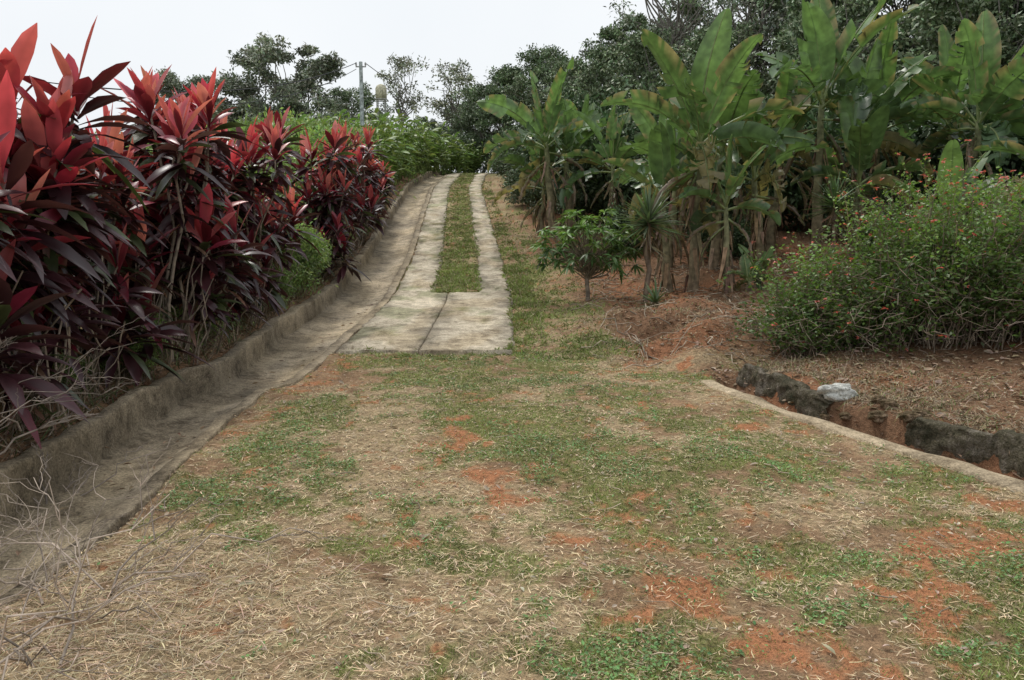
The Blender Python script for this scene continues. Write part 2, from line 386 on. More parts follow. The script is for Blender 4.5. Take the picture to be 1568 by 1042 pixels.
# ---------------------------------------------------------------- grass, straw, litter
def samp(n,x0,x1,y0,y1,near=True):
    if near: yy=np.exp(R.uniform(math.log(y0),math.log(y1),n))
    else: yy=R.uniform(y0,y1,n)
    return R.uniform(x0,x1,n),yy
mb=MB()
def blades(mb,n,x0,x1,y0,y1,hh,ww,near=True,strip=False,boost=0):
    if strip:
        y=np.exp(R.uniform(math.log(y0),math.log(y1),n)); x=xr(y)+R.uniform(x0,x1,n)
    else: x,y=samp(n,x0,x1,y0,y1,near)
    r,g,s,b,bk=masks(x,y); u=x-xr(y); ug=gu(x,y)
    cl=fbm(x*14,y*14,2,91)
    p=g*(.45+1.3*sst(cl,.35,.65))+.08+boost
    edge=.26*(fbm(x*3,y*3,3,93)-.40)
    ok=(R.random(n)<p)&~((ug>-3.70)&(ug<-2.43))&~((y>10.42+edge)&(u>-2.36)&(u<-edge)&~((y>16.1-edge)&(u>-1.60-edge)&(u<-.62+edge)))
    ss,v=sv(x,y); ok&=~((ss>.3)&(v>-.02)&(v<.7))
    x=x[ok];y=y[ok];g=g[ok];n=len(x); u=x-xr(y)
    P=np.stack([x,y,H(x,y)-.004],1); D=rdir(n,.25,1.0)
    on=(y>10.45)&(u>-2.36)&(u<0)&~((y>16.12)&(u>-1.58)&(u<-.64)); P[on,2]=base(y[on])+.045
    h=hh*R.uniform(.5,1.3,n)*(.6+.7*g); w=ww*R.uniform(.7,1.4,n)*(.8+.12*y)
    S=nrm(np.cross(D,rdir(n)))
    bend=rdir(n,-.3,.2)*(h*.35)[:,None]
    V=np.stack([P-S*w[:,None]/2,P+S*w[:,None]/2,P+D*h[:,None]+bend],1)
    hue=R.random(n)[:,None]; pn=fbm(x*2,y*2,3,92)[:,None]
    c=np.array([.22,.31,.07])*(1-hue*.5)+np.array([.37,.39,.13])*hue*.5
    c=c*(.65+.8*pn)*R.uniform(.7,1.3,(n,1))
    dr=R.random(n)<.26; c[dr]=np.array([.50,.41,.25])*R.uniform(.6,1.2,(dr.sum(),1))
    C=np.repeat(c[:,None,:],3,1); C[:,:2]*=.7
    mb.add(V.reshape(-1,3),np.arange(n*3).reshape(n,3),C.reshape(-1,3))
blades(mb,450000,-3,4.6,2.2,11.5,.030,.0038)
blades(mb,80000,-2.5,3,10,30,.06,.008)
blades(mb,42000,-1.74,-.48,16,55,.055,.006,strip=True,boost=.0)
blades(mb,16000,-.12,.5,10.4,45,.08,.007,strip=True,boost=.22)
blades(mb,4000,-2.42,-2.25,10.4,40,.06,.006,strip=True,boost=0)
blades(mb,30000,-20,-4.2,6,60,.25,.03)
x,y=samp(110000,-2.5,4.6,2.2,11); r,g,s,b,bk=masks(x,y)
ok=(R.random(len(x))<g*sst(fbm(x*3,y*3,3,95),.42,.62)); x=x[ok];y=y[ok]
ss,v=sv(x,y); ok=~((ss>.3)&(v>-.02)&(v<.7))&~((y>10.3)&(x<0)&(x>-2.4)); x=x[ok];y=y[ok];n=len(x)
P=np.stack([x,y,H(x,y)+R.uniform(.0,.03,n)],1)
quads(mb,P,rdir(n,-.1,.5),R.uniform(.012,.028,n),R.uniform(.009,.018,n),cvar((.135,.24,.08),n,.35),roll=.4)
mb.obj('grass',[grassM],smooth=False)

mb=MB()
x,y=samp(220000,-3.4,5.5,2.0,13); r,g,s,b,bk=masks(x,y)
ok=R.random(len(x))<(s*(.3+.9*sst(fbm(x*10,y*10,2,97),.3,.7))*.8+.16+.25*b)*(1-.65*r)*(1-.3*g)
x=x[ok];y=y[ok];b=b[ok]; u=x-xr(y); ug=gu(x,y); ss,v=sv(x,y)
ok=~((ug>-3.70)&(ug<-2.5)&(R.random(len(u))<.97))&~((y>10.35)&(u<0)&(u>-2.4))&~((ss>.3)&(v>-.02)&(v<.22)&(R.random(len(u))<.85)); x=x[ok];y=y[ok];b=b[ok];n=len(x)
P=np.stack([x,y,H(x,y)+R.uniform(.002,.014,n)],1); D=rdir(n,-.08,.25)
L=R.uniform(.015,.07,n); W=R.uniform(.0018,.0042,n)*(.7+.12*y)
S=nrm(np.cross(D,UP)); bend=S*(L*R.normal(0,.16,n))[:,None]
V=np.stack([P-S*W[:,None]/2,P+S*W[:,None]/2,P+D*L[:,None]*.5+bend+S*W[:,None]/2,P+D*L[:,None]*.5+bend-S*W[:,None]/2,P+D*L[:,None]],1)
k=np.arange(n)*5
c=cvar((.60,.48,.31),n,.45,.08); c[R.random(n)<.4]*=np.array([.52,.46,.42]); c*= (1-.45*b)[:,None]
C=np.repeat(c[:,None,:],5,1).reshape(-1,3)
o0=mb.n; mb.add(V.reshape(-1,3),np.stack([k,k+1,k+2,k+3],1),C)
mb.t.append(np.stack([k+3,k+2,k+4],1)+o0); mb.tm.append(np.zeros(n))
mb.obj('dry_straw',[dryM],smooth=False)
mb=MB()
def dead(n,x0,x1,y0,y1,L0,L1,cc,dens=None,wr=(.3,.55)):
    x,y=samp(n,x0,x1,y0,y1,False); u=x-xr(y)
    ok=~((y>10.3)&(u<-.02)&(u>-2.4)&(R.random(n)<.97))
    if dens is not None: ok&=R.random(n)<dens(x,y)
    x=x[ok];y=y[ok];n=len(x)
    P=np.stack([x,y,H(x,y)+.012],1)
    ug=gu(x,y); P[(ug>-3.45)&(ug<-2.6),2]+=.12
    D=rdir(n,-.05,.3)
    L=R.uniform(L0,L1,n)
    strips(mb,P,D,L,L*R.uniform(*wr,n),R.uniform(-.1,.3,n),[(0,.1),(.3,.9),(.65,.85),(1,.05)],cvar(cc,n,.4),cvar(cc,n,.4),fold=.5,roll=.35)
dead(2600,-2.6,4.5,2.2,11,.015,.045,(.46,.37,.27))
dead(110,-2.6,4.0,2.4,9,.04,.085,(.42,.33,.24),wr=(.2,.45))
dead(250,-3.1,-2.3,3,20,.03,.08,(.27,.19,.12))
dead(9000,.8,9,9.3,26,.05,.12,(.33,.23,.15),lambda x,y:masks(x,y)[3]*.7)
dead(3000,2.2,8,3,10,.04,.1,(.35,.26,.18),lambda x,y:masks(x,y)[3])
dead(900,2.0,5,3,9.3,.04,.09,(.27,.18,.12),lambda x,y:((sv(x,y)[1]>.2)&(sv(x,y)[1]<.55))*1.0)
dead(3500,-4.6,-3.0,3,26,.04,.1,(.29,.19,.12),lambda x,y:(gu(x,y)<-3.55)*1.0)
mb.obj('dead_leaf_litter',[dryM])
mb=MB()
oct_=np.array([[1,0,0],[0,1,0],[-1,0,0],[0,-1,0],[0,0,1],[0,0,-1]],float); of=np.array([[0,1,4],[1,2,4],[2,3,4],[3,0,4],[1,0,5],[2,1,5],[3,2,5],[0,3,5]])
for i in range(1100):
    xx=R.uniform(-2.3,4.5); yy=R.uniform(2.3,13); r=R.uniform(.004,.016)
    if yy>10.3 and xx<0: continue
    mb.add(oct_*r*R.uniform(.5,1.2,(6,1))*np.array([1.2,1,.6])+np.array([xx,yy,Hs(xx,yy)+r*.2]),of,np.array([.40,.30,.21])*R.uniform(.5,1.4))
mb.obj('pebbles',[dryM],smooth=False)

# ---------------------------------------------------------------- cordyline hedge
LP=[(0,.18),(.12,.3),(.35,.85),(.6,1),(.82,.7),(1,.04)]
def cordyline(name,x,y,h,ns=10,spread=.55,pink=1.0,green=.16):
    mb=MB(); z0=Hs(x,y)
    for k in range(ns):
        a=R.uniform(0,2*np.pi); r0=R.uniform(0,.22)
        hh=h*R.uniform(.40,.92) if k>2 else h*R.uniform(.92,1.05)
        hh-=.42
        top=np.array([math.cos(a)*(r0+spread*R.uniform(.2,1)),math.sin(a)*(r0+spread*R.uniform(.3,1.1)),max(hh,.4)])
        b0=np.array([math.cos(a)*r0,math.sin(a)*r0,-.1])
        p=path(b0,top,6,.03); tube(mb,p,np.linspace(.024,.012,6),(.22,.18,.14),6,1)
        istop=hh>h*.58-.3
        big=R.uniform(.8,1.2)
        n=R.integers(22,32); t=np.sort(R.random(n)**.75)
        el=math.pi/2-np.radians(6+98*t); az=np.arange(n)*2.4+R.normal(0,.35,n)
        D=np.stack([np.cos(el)*np.cos(az),np.cos(el)*np.sin(az),np.sin(el)],1)+R.normal(0,.08,(n,3))
        P=top[None]-UP[None]*(t*.42)[:,None]+UP*.04
        L=R.uniform(.38,.62,n)*(1-.1*t)*big; W=R.uniform(.075,.135,n)*big
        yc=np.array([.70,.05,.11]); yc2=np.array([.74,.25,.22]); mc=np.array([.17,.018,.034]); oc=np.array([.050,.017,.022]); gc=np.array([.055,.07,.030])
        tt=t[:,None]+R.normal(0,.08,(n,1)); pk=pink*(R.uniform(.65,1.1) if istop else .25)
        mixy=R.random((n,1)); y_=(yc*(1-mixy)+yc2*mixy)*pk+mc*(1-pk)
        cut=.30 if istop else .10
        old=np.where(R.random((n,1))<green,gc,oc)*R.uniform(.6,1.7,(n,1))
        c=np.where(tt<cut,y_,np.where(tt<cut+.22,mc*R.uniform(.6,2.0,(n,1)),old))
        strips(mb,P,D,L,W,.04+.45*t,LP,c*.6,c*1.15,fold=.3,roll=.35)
        n=R.integers(7,15); f=R.uniform(.5,.93,n); idx=f*5; i0=np.clip(idx.astype(int),0,4)
        P=p[i0]*(1-(idx-i0))[:,None]+p[i0+1]*(idx-i0)[:,None]
        D=rdir(n,-.35,.45); L=R.uniform(.28,.48,n)
        c=np.where(R.random((n,1))<green,gc,oc)*R.uniform(.6,1.6,(n,1)); rr=R.random(n)<.12; c[rr]=mc*.9
        strips(mb,P,D,L,R.uniform(.06,.11,n),R.uniform(.3,.8,n),LP,c*.8,c,fold=.3,roll=.4)
        for q in range(3):
            j=R.integers(1,5); c=cvar((.22,.13,.09),1,.4); strips(mb,p[j][None],rdir(1,-.9,-.3),.35,.05,.2,LP,c,c,fold=.6)
    for k in range(30):
        a=R.uniform(0,2*np.pi); r=R.uniform(.05,.6)
        b0=np.array([math.cos(a)*r*.7,math.sin(a)*r,-.1]); tube(mb,path(b0,b0+np.array([R.normal(.05,.2),R.normal(0,.25),R.uniform(.4,1.3)]),5,.05),R.uniform(.004,.012),np.array([.28,.23,.18])*R.uniform(.5,1.2),4,1)
    return mb.obj(name,[glossM,barkM],(x,y,z0))
def hx(y,o=0): return float(xr(y)+gshift(y)-2.4-1.62*gf(y))-o
C=[(4.9,2.6,.30,9),(5.7,2.85,.15,13),(6.3,2.95,.45,13),(7.0,2.5,.2,10),(7.8,2.35,.25,11),(8.6,2.75,.15,12),(9.4,3.3,.15,13),(10.2,3.3,.3,13),(11.1,2.5,.05,11),(12.0,2.9,.1,13),(12.9,3.2,.15,13),(13.7,2.0,.1,8),
   (17.0,2.4,.05,10),(17.9,3.15,.0,13),(18.9,2.7,.05,10),(20.8,2.9,.05,10),(22.2,3.3,.05,13),(23.6,3.1,0,12),(25.0,2.6,0,11),(26.7,2.1,0,10),(28.7,1.9,0,9)]
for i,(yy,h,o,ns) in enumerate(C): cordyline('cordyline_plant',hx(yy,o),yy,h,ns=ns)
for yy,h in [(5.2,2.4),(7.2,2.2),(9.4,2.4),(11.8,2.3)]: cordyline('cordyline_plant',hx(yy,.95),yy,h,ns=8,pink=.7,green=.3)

# ---------------------------------------------------------------- generic foliage
def shrub(nleaf,rx,ry,h,Ls,Ws,c,nc=14,twigs=20,vari=.35,zlo=.15,tw=(.12,.09,.06),crad=.38):
    mb=MB()
    cs=[]
    for i in range(nc):
        a=R.uniform(0,2*np.pi); r=math.sqrt(R.random())*.75; zc=R.uniform(zlo,.82)
        k=math.sqrt(max(.15,1-((zc-.4)/.62)**2))
        cs.append((math.cos(a)*r*rx*k,math.sin(a)*r*ry*k,zc*h))
    cs=np.array(cs); per=nleaf//nc
    for cc in cs:
        rad=np.array([rx,ry,h*.5])*crad*R.uniform(.6,1.2)
        d=rdir(per,-.75,1); rr=R.uniform(.45,1.05,per)**.7
        P=cc+d*rad*rr[:,None]*(1+.3*R.normal(size=(per,1)))
        P[:,2]=np.maximum(P[:,2],.03)
        D=nrm(d*.6+rdir(per)*.9+np.array([0,0,-.25]))
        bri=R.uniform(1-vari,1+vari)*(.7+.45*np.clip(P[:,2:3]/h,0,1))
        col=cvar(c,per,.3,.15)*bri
        quads(mb,P,D,Ls*R.uniform(.6,1.3,per),Ws*R.uniform(.7,1.3,per),col)
    for i in range(twigs):
        cc=cs[i%nc]+R.normal(0,.15*rx,3); b0=np.array([R.normal(0,.12*rx),R.normal(0,.12*ry),-.05])
        tube(mb,path(b0,cc,5,.06,.05),np.linspace(.02,.006,5)*max(.6,h/2),tw,4,1)
    return mb
def tree(h,cr,ch,nc,per,Ls,Ws,c,trunkr=.18,vari=.4,lean=.3,crad=.9,flat=.75):
    mb=MB(); tb=np.array([R.normal(0,lean),R.normal(0,lean),h-ch*.95])
    tp=path((0,0,-.3),tb,6,.03); tube(mb,tp,np.linspace(trunkr,trunkr*.6,6),(.24,.22,.19),8,1)
    for i in range(nc):
        a=R.uniform(0,2*np.pi); zc=R.random(); k=math.sqrt(max(.05,1-(zc*1.0-.38)**2/.44)); r=R.uniform(.1,1)**.55*cr*k
        cc=np.array([tb[0]+math.cos(a)*r,tb[1]+math.sin(a)*r,h-ch+ch*zc*.93+R.normal(0,.25)])
        pp=path(tb-UP*R.uniform(0,.25*ch),cc,6,.07,.05); tube(mb,pp,np.linspace(trunkr*.38,.02,6),(.2,.185,.16),5,1)
        rad=np.array([1,1,flat])*crad*R.uniform(.55,1.3)
        for q in range(4):
            off=rdir(1,-.6,.9)[0]*rad*.85; n=per//4
            d=rdir(n,-.8,1); P=cc+off+d*rad*.55*(R.uniform(.2,1.15,n)**.6)[:,None]*(1+.3*R.normal(size=(n,1)))
            D=nrm(d*.5+rdir(n)+np.array([0,0,-.3]))
            bri=R.uniform(1-vari,1+vari)
            quads(mb,P,D,Ls*R.uniform(.6,1.4,n),Ws*R.uniform(.6,1.3,n),cvar(c,n,.3,.12)*bri)
            tube(mb,path(cc,cc+off,3,.05),.015,(.18,.17,.14),4,1)
    return mb
tp=[]
specs=[(9.5,5.4,7.0,66,400,.27,.13,(.22,.25,.17)),(11,3.4,8,46,400,.26,.13,(.15,.205,.105)),(12,4.4,8.5,52,360,.28,.14,(.155,.21,.105)),  # leaf colours paled and greyed to stand in for distance haze
       (12.5,4.2,6,24,130,.26,.12,(.22,.26,.18)),(8,3.0,6.2,32,340,.24,.12,(.165,.215,.115)),(9,2.2,5,14,120,.26,.12,(.28,.30,.20))]
for i,sp in enumerate(specs): tp.append(tree(*sp).mesh('tree_mesh_%d'%i,[treeM,barkM]))
def puttree(k,x,y,s,name='tropical_tree',sink=.2):
    sx=s*R.uniform(.9,1.1); return mkobj(name,tp[k],(x,y,Hs(x,y)-sink),R.uniform(0,6.28),(sx,sx,s*R.uniform(.93,1.07)))
for k,x,y,s in [(0,-22.8,58,.80),(0,-16.0,57,.95),(4,-27,60,.55),(4,-12.8,66,.85),(4,-10.8,62,.45),(5,-9.2,67,1.0),(4,-8,72,.62),(5,-4.8,70,1.15),(4,-5,74,.85),(4,-2.5,66,.9),
                (1,-.6,62,.80),(1,2.2,61,.86),(2,4.5,66,.75),(1,6.5,57,.78),(2,8.6,58,.85),(3,8.6,48,1.02),(3,11,52,1.0),(2,12,56,.9),(3,12.6,46,1.05),(1,15.5,49,.95),(3,16.5,43,1.05),
                (2,15.5,40,.72),(2,19.5,41,1.0),(1,23,39,1.2),(2,26,37,1.2),(1,20.5,33,.9),(2,28,42,1.4),(1,31,38,1.4),(4,10.5,40,.9),(4,7.5,44,.85),(4,13.5,34,.9),(4,17,30,.95),(1,24,30,1.05),(4,4.2,46,.75),(4,3,52,.8),(1,28,31,1.25),(2,22,26,.85),(4,-31,62,.5),(3,21,36,1.15)]:
    puttree(k,x,y,s)
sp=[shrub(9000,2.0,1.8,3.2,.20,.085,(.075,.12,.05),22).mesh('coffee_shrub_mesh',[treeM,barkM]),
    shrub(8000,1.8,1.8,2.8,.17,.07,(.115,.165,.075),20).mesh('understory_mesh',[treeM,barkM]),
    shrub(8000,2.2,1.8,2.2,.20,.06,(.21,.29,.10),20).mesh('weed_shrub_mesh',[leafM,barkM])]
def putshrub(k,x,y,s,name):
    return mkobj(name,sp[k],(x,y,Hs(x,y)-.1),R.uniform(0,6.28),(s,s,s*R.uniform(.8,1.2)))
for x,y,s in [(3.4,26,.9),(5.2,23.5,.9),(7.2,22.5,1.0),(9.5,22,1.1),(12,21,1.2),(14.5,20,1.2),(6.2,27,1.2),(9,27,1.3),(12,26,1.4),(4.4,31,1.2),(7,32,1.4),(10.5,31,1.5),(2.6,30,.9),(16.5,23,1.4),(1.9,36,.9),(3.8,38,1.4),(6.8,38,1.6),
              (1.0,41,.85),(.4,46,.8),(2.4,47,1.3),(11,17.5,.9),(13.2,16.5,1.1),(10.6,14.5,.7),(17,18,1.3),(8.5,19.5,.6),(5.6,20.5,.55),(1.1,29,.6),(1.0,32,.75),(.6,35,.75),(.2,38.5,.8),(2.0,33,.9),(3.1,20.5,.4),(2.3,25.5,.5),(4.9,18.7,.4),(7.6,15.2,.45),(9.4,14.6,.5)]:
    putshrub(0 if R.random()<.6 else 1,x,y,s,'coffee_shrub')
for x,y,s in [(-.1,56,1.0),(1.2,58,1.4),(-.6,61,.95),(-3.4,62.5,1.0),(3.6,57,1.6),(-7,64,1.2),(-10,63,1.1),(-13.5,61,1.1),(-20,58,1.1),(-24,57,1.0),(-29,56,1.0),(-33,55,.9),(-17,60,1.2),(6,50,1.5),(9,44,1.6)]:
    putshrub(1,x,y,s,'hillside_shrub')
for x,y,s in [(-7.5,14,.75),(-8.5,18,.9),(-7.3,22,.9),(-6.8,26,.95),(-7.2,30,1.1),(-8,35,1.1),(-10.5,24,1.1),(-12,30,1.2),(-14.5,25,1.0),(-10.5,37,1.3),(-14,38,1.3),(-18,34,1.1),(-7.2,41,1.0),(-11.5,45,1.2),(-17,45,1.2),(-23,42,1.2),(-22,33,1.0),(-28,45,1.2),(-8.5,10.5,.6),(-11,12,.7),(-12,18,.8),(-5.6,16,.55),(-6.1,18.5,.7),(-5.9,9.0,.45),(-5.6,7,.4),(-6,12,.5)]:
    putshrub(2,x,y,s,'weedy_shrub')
for yy,s in [(6.8,.13),(7.6,.16),(8.4,.16),(9.2,.18),(10.0,.18),(10.8,.2),(11.6,.2),(12.4,.22),(13.2,.26),(13.9,.34),(14.5,.40),(15.1,.42),(15.8,.4),(16.4,.32),(18.3,.22),(19.8,.34),(21.5,.22),(24.2,.2),(25.6,.22),(27.6,.25)]:
    xx=hx(yy,R.uniform(.0,.4)); mkobj('roadside_weed',sp[2],(xx,yy,Hs(xx,yy)),R.uniform(0,6),(s,s,s*R.uniform(1,1.5)))
mb=MB(); n=9000
yy=R.uniform(4.5,27,n); xx=xr(yy)+gshift(yy)-2.4-gf(yy)*R.uniform(1.34,2.5,n); P=np.stack([xx,yy,H(xx,yy)],1)
cc=np.where(R.random((n,1))<.68,np.array([[.38,.30,.21]]),np.array([[.14,.20,.07]]))*R.uniform(.6,1.2,(n,1))
strips(mb,P,rdir(n,.3,1),R.uniform(.12,.42,n),.010,R.uniform(0,.5,n),[(0,1),(.5,.8),(1,.1)],cc*.7,cc)
mb.obj('hedge_foot_grass',[grassM])

# ---------------------------------------------------------------- ginger clump
def ginger(n=60,h=2.6):
    mb=MB()
    for i in range(n):
        b0=np.array([R.normal(0,.5),R.normal(0,.5),0]); t=b0+np.array([R.normal(0,.5),R.normal(0,.5),h*R.uniform(.5,1)])
        p=path(b0,t,5,.03); tube(mb,p,.02,(.14,.19,.06),4,1)
        k=9; f=np.linspace(.3,1,k)*4; i0=np.clip(f.astype(int),0,3); P=p[i0]*(1-(f-i0))[:,None]+p[i0+1]*(f-i0)[:,None]
        c=cvar((.22,.31,.10),k,.3); strips(mb,P,rdir(k,.1,.85),R.uniform(.45,.8,k),R.uniform(.10,.17,k),.4,LP,c*.7,c)
    return mb.mesh('ginger_mesh',[leafM,barkM])
gm=ginger()
for x,y,s in [(-6.5,32,.9),(-6.4,35,1.05),(-6.4,38,1.15),(-6.5,41.5,1.2),(-6.1,45,1.15),(-6.0,49,1.2),(-9,42,1.2),(-8.8,50,1.3),(-5.4,53,1.1),(-4.4,57,1.1),(-3.3,60.5,.9),(-9,36,1.1)]:
    mkobj('ginger_clump',gm,(x,y,Hs(x,y)),R.uniform(0,6),s)

# ---------------------------------------------------------------- banana plants
def bleaf(mb,O,az,el0,L,W,bend,c,roll=0,tear=.22,dro=.25,pet=.14):
    K=30; ts=np.linspace(0,1,K)
    h=np.array([math.cos(az),math.sin(az),0]); sd=np.array([-math.sin(az),math.cos(az),0])
    p=[np.array(O,float)]; fr=[]
    azw=R.normal(0,.2)
    for t in ts:
        el=el0-bend*t**1.4; d=h*math.cos(el)+UP*math.sin(el)+sd*azw*t
        d=d/np.linalg.norm(d); n=nrm(np.cross(d,sd)*-1)
        s=sd*math.cos(roll)+n*math.sin(roll); n2=n*math.cos(roll)-sd*math.sin(roll)
        fr.append((d,s,n2))
        p.append(p[-1]+d*L/K)
    p=np.array(p[:-1])
    tube(mb,p,np.linspace(.028,.006,K),np.array([.24,.29,.12]),5,0)
    brown=R.uniform(0,1)<.4
    for sg in (1,-1):
        g=R.normal(0,.08); sh=0
        V=[];F=[];Cc=[]
        prev=None
        for i in range(K):
            t=(ts[i]-pet)/(1-pet)
            if t<0: continue
            w=W*.5*(math.sin(math.pi*min(1,(t*.94+.05))**.85))**.55
            d,s,n=fr[i]
            def row(g,sh):
                a1=.28-dro*.5+g; a2=.05-dro*1.6+g*2
                m=p[i]+n*.012
                v1=m+(s*sg*math.cos(a1)+n*math.sin(a1))*w*.5+d*w*.12
                v2=v1+(s*sg*math.cos(a2)+n*math.sin(a2))*w*.5+d*(w*.22+sh)
                ce=np.array([.28,.22,.12]) if (brown and R.random()<.5) else c*.95
                b=len(V); V.extend([m,v1,v2]); k=R.uniform(.85,1.15); Cc.extend([c*1.3*k,c*k,ce*k]); return b
            b=row(g,sh)
            if prev is not None:
                F+= [(prev,prev+1,b+1,b),(prev+1,prev+2,b+2,b+1)]
            if R.random()<tear and 0.1<t<.95:
                g=R.normal(0,.32)-dro*.3; sh=R.normal(0,.04); b=row(g,sh-.04)
            prev=b
        if F: mb.add(np.array(V),np.array(F),np.array(Cc),0)
def banana(x,y,h,nl=8,L=2.0,W=.6,sr=.11,az0=None,deadn=4):
    mb=MB(); z0=Hs(x,y); h=h*.88; L=L*1.08; top=np.array([R.normal(0,.16),R.normal(0,.16),h])
    p=path((0,0,-.1),top,8,.010); cs=np.linspace(0,1,8)[:,None]
    tube(mb,p,np.linspace(sr,sr*.42,8),np.array([.25,.19,.13])*(1-cs)+np.array([.18,.20,.10])*cs,10,1)
    for i in range(18):
        f=R.uniform(.05,.85); a=R.uniform(0,6.28); b0=top*f+np.array([math.cos(a),math.sin(a),0])*sr*.9*(1-.5*f)
        c=cvar((.28,.20,.13),1,.45); strips(mb,b0[None],np.array([[math.cos(a)*.25,math.sin(a)*.25,-1]]),R.uniform(.2,.7),.08,0,[(0,1),(.5,.8),(1,.2)],c,c,m=1)
    a0=R.uniform(0,6.28) if az0 is None else az0
    nl=nl+1
    for i in range(nl):
        t=i/(nl-1); az=a0+i*2.45+R.normal(0,.25)
        el=math.radians(88-80*t**1.05+R.normal(0,6)); bend=math.radians(10+88*t*R.uniform(.7,1.3))
        c=np.array([.11,.18,.06])*(1-t)+np.array([.07,.115,.058])*t; c=c*R.uniform(.75,1.4)
        if i>=nl-2 and R.random()<.35: c=np.array([.22,.19,.09])
        O=top-UP*(.10*t*h*.6)
        bleaf(mb,O,az,el,L*R.uniform(.75,1.1)*(1-.10*t),W*R.uniform(.85,1.15),bend,c,roll=R.normal(0,.45),tear=.10+.5*t,dro=.05+.55*t)
    for i in range(deadn):
        bleaf(mb,top-UP*R.uniform(.2,.6),R.uniform(0,6.28),math.radians(R.uniform(-50,-5)),L*.6,W*.35,math.radians(60),np.array([.23,.17,.12])*R.uniform(.5,1.2),roll=R.normal(0,.8),tear=.6,dro=.9)
    return mb.obj('banana_plant',[bananaM,barkM],(x,y,z0))
banana(1.25,24,3.1,9,2.5,.70,.16,az0=.2); banana(1.85,24.6,2.6,8,2.3,.66,.15,az0=2); banana(.9,24.8,1.7,6,2.0,.5,.12)
banana(3.45,15.0,3.2,9,2.2,.70,.11,az0=.8); banana(3.1,15.5,2.1,7,1.9,.58,.10); banana(3.95,14.3,1.75,6,1.4,.42,.085,az0=.1)
banana(4.4,17.2,2.8,8,2.1,.64,.12); banana(3.6,18.2,2.2,7,2.0,.58,.12); banana(5.3,16.6,2.2,8,2.0,.6,.12)
banana(6.6,17.2,3.9,9,2.4,.74,.13,az0=1.6); banana(6.0,18.6,2.8,8,2.3,.64,.13); banana(7.2,16.6,1.9,7,1.8,.52,.10); banana(7.8,17.8,3.0,8,2.2,.66,.12)
banana(9.1,16.2,3.1,9,2.1,.66,.13,az0=1.2); banana(10.1,17.5,3.1,8,2.2,.68,.13); banana(8.5,19,3.2,8,2.2,.64,.12); banana(10.6,16,2.5,8,2.0,.6,.12)
banana(8.4,12.8,2.0,7,1.6,.5,.10); banana(2.9,22.5,2.3,7,2.1,.6,.12); banana(5.2,20,2.6,7,2.2,.6,.12); banana(3.8,20.8,2.4,8,2.1,.6,.12)
banana(4.35,14.0,.25,5,.6,.2,.05,deadn=0); banana(4.7,14.6,.3,5,.7,.22,.05,deadn=0); banana(2.4,27,2.5,8,2.3,.62,.14); banana(8.0,14.4,1.2,6,1.3,.42,.08,deadn=1)

# ---------------------------------------------------------------- yucca-like plants
def yucca(x,y,h,L,n=90):
    mb=MB(); p=path((0,0,-.05),(.03,0,h),6,.02); tube(mb,p,np.linspace(.05,.04,6),(.2,.15,.11),8,1)
    D=rdir(n,-.35,1); P=np.array([.03,0,h])-UP*((1-D[:,2:3])*.12)
    c=cvar((.14,.20,.10),n,.3); strips(mb,P,D,L*R.uniform(.8,1.1,n),.045,R.uniform(0,.12,n),[(0,.6),(.3,1),(.7,.7),(1,.03)],c*.8,c*1.2,fold=.3,roll=.2)
    n2=35; D=rdir(n2,-.95,-.3); c=cvar((.24,.18,.11),n2,.3); P=np.stack([np.full(n2,.02),np.zeros(n2),R.uniform(h*.6,h,n2)],1)
    strips(mb,P,D,L*.7,.035,.1,[(0,.6),(.4,1),(1,.03)],c,c)
    mb.obj('yucca_plant',[glossM,barkM],(x,y,Hs(x,y)))
yucca(2.42,14.2,1.55,.68,130); yucca(6.3,15.6,1.45,.68,100); yucca(2.42,13.3,.14,.42,50)

# ---------------------------------------------------------------- small mango tree
mb=MB(); tr=path((0,0,-.1),(0,0,.6),4,.02); tube(mb,tr,np.linspace(.045,.035,4),(.24,.20,.16),8,1)
for i in range(120):
    d=rdir(1,-.6,1)[0]; q=np.array([0,0,.98])+d*np.array([.85,.75,.66])*R.uniform(.5,1.12)
    tube(mb,path((0,0,R.uniform(.35,.8)),q,4,.05),np.linspace(.014,.005,4),(.22,.18,.13),4,1)
    n=11; D=nrm(rdir(n,-.6,.6)+d*.4); c=cvar((.17,.27,.08) if d[2]>.0 else (.09,.16,.05),n,.3)
    strips(mb,np.repeat(q[None],n,0),D,R.uniform(.15,.25,n),.05,.35,[(0,.2),(.35,1),(.7,.8),(1,.05)],c,c,roll=.4)
mb.obj('mango_tree',[leafM,barkM],(1.42,14.6,Hs(1.42,14.6)))

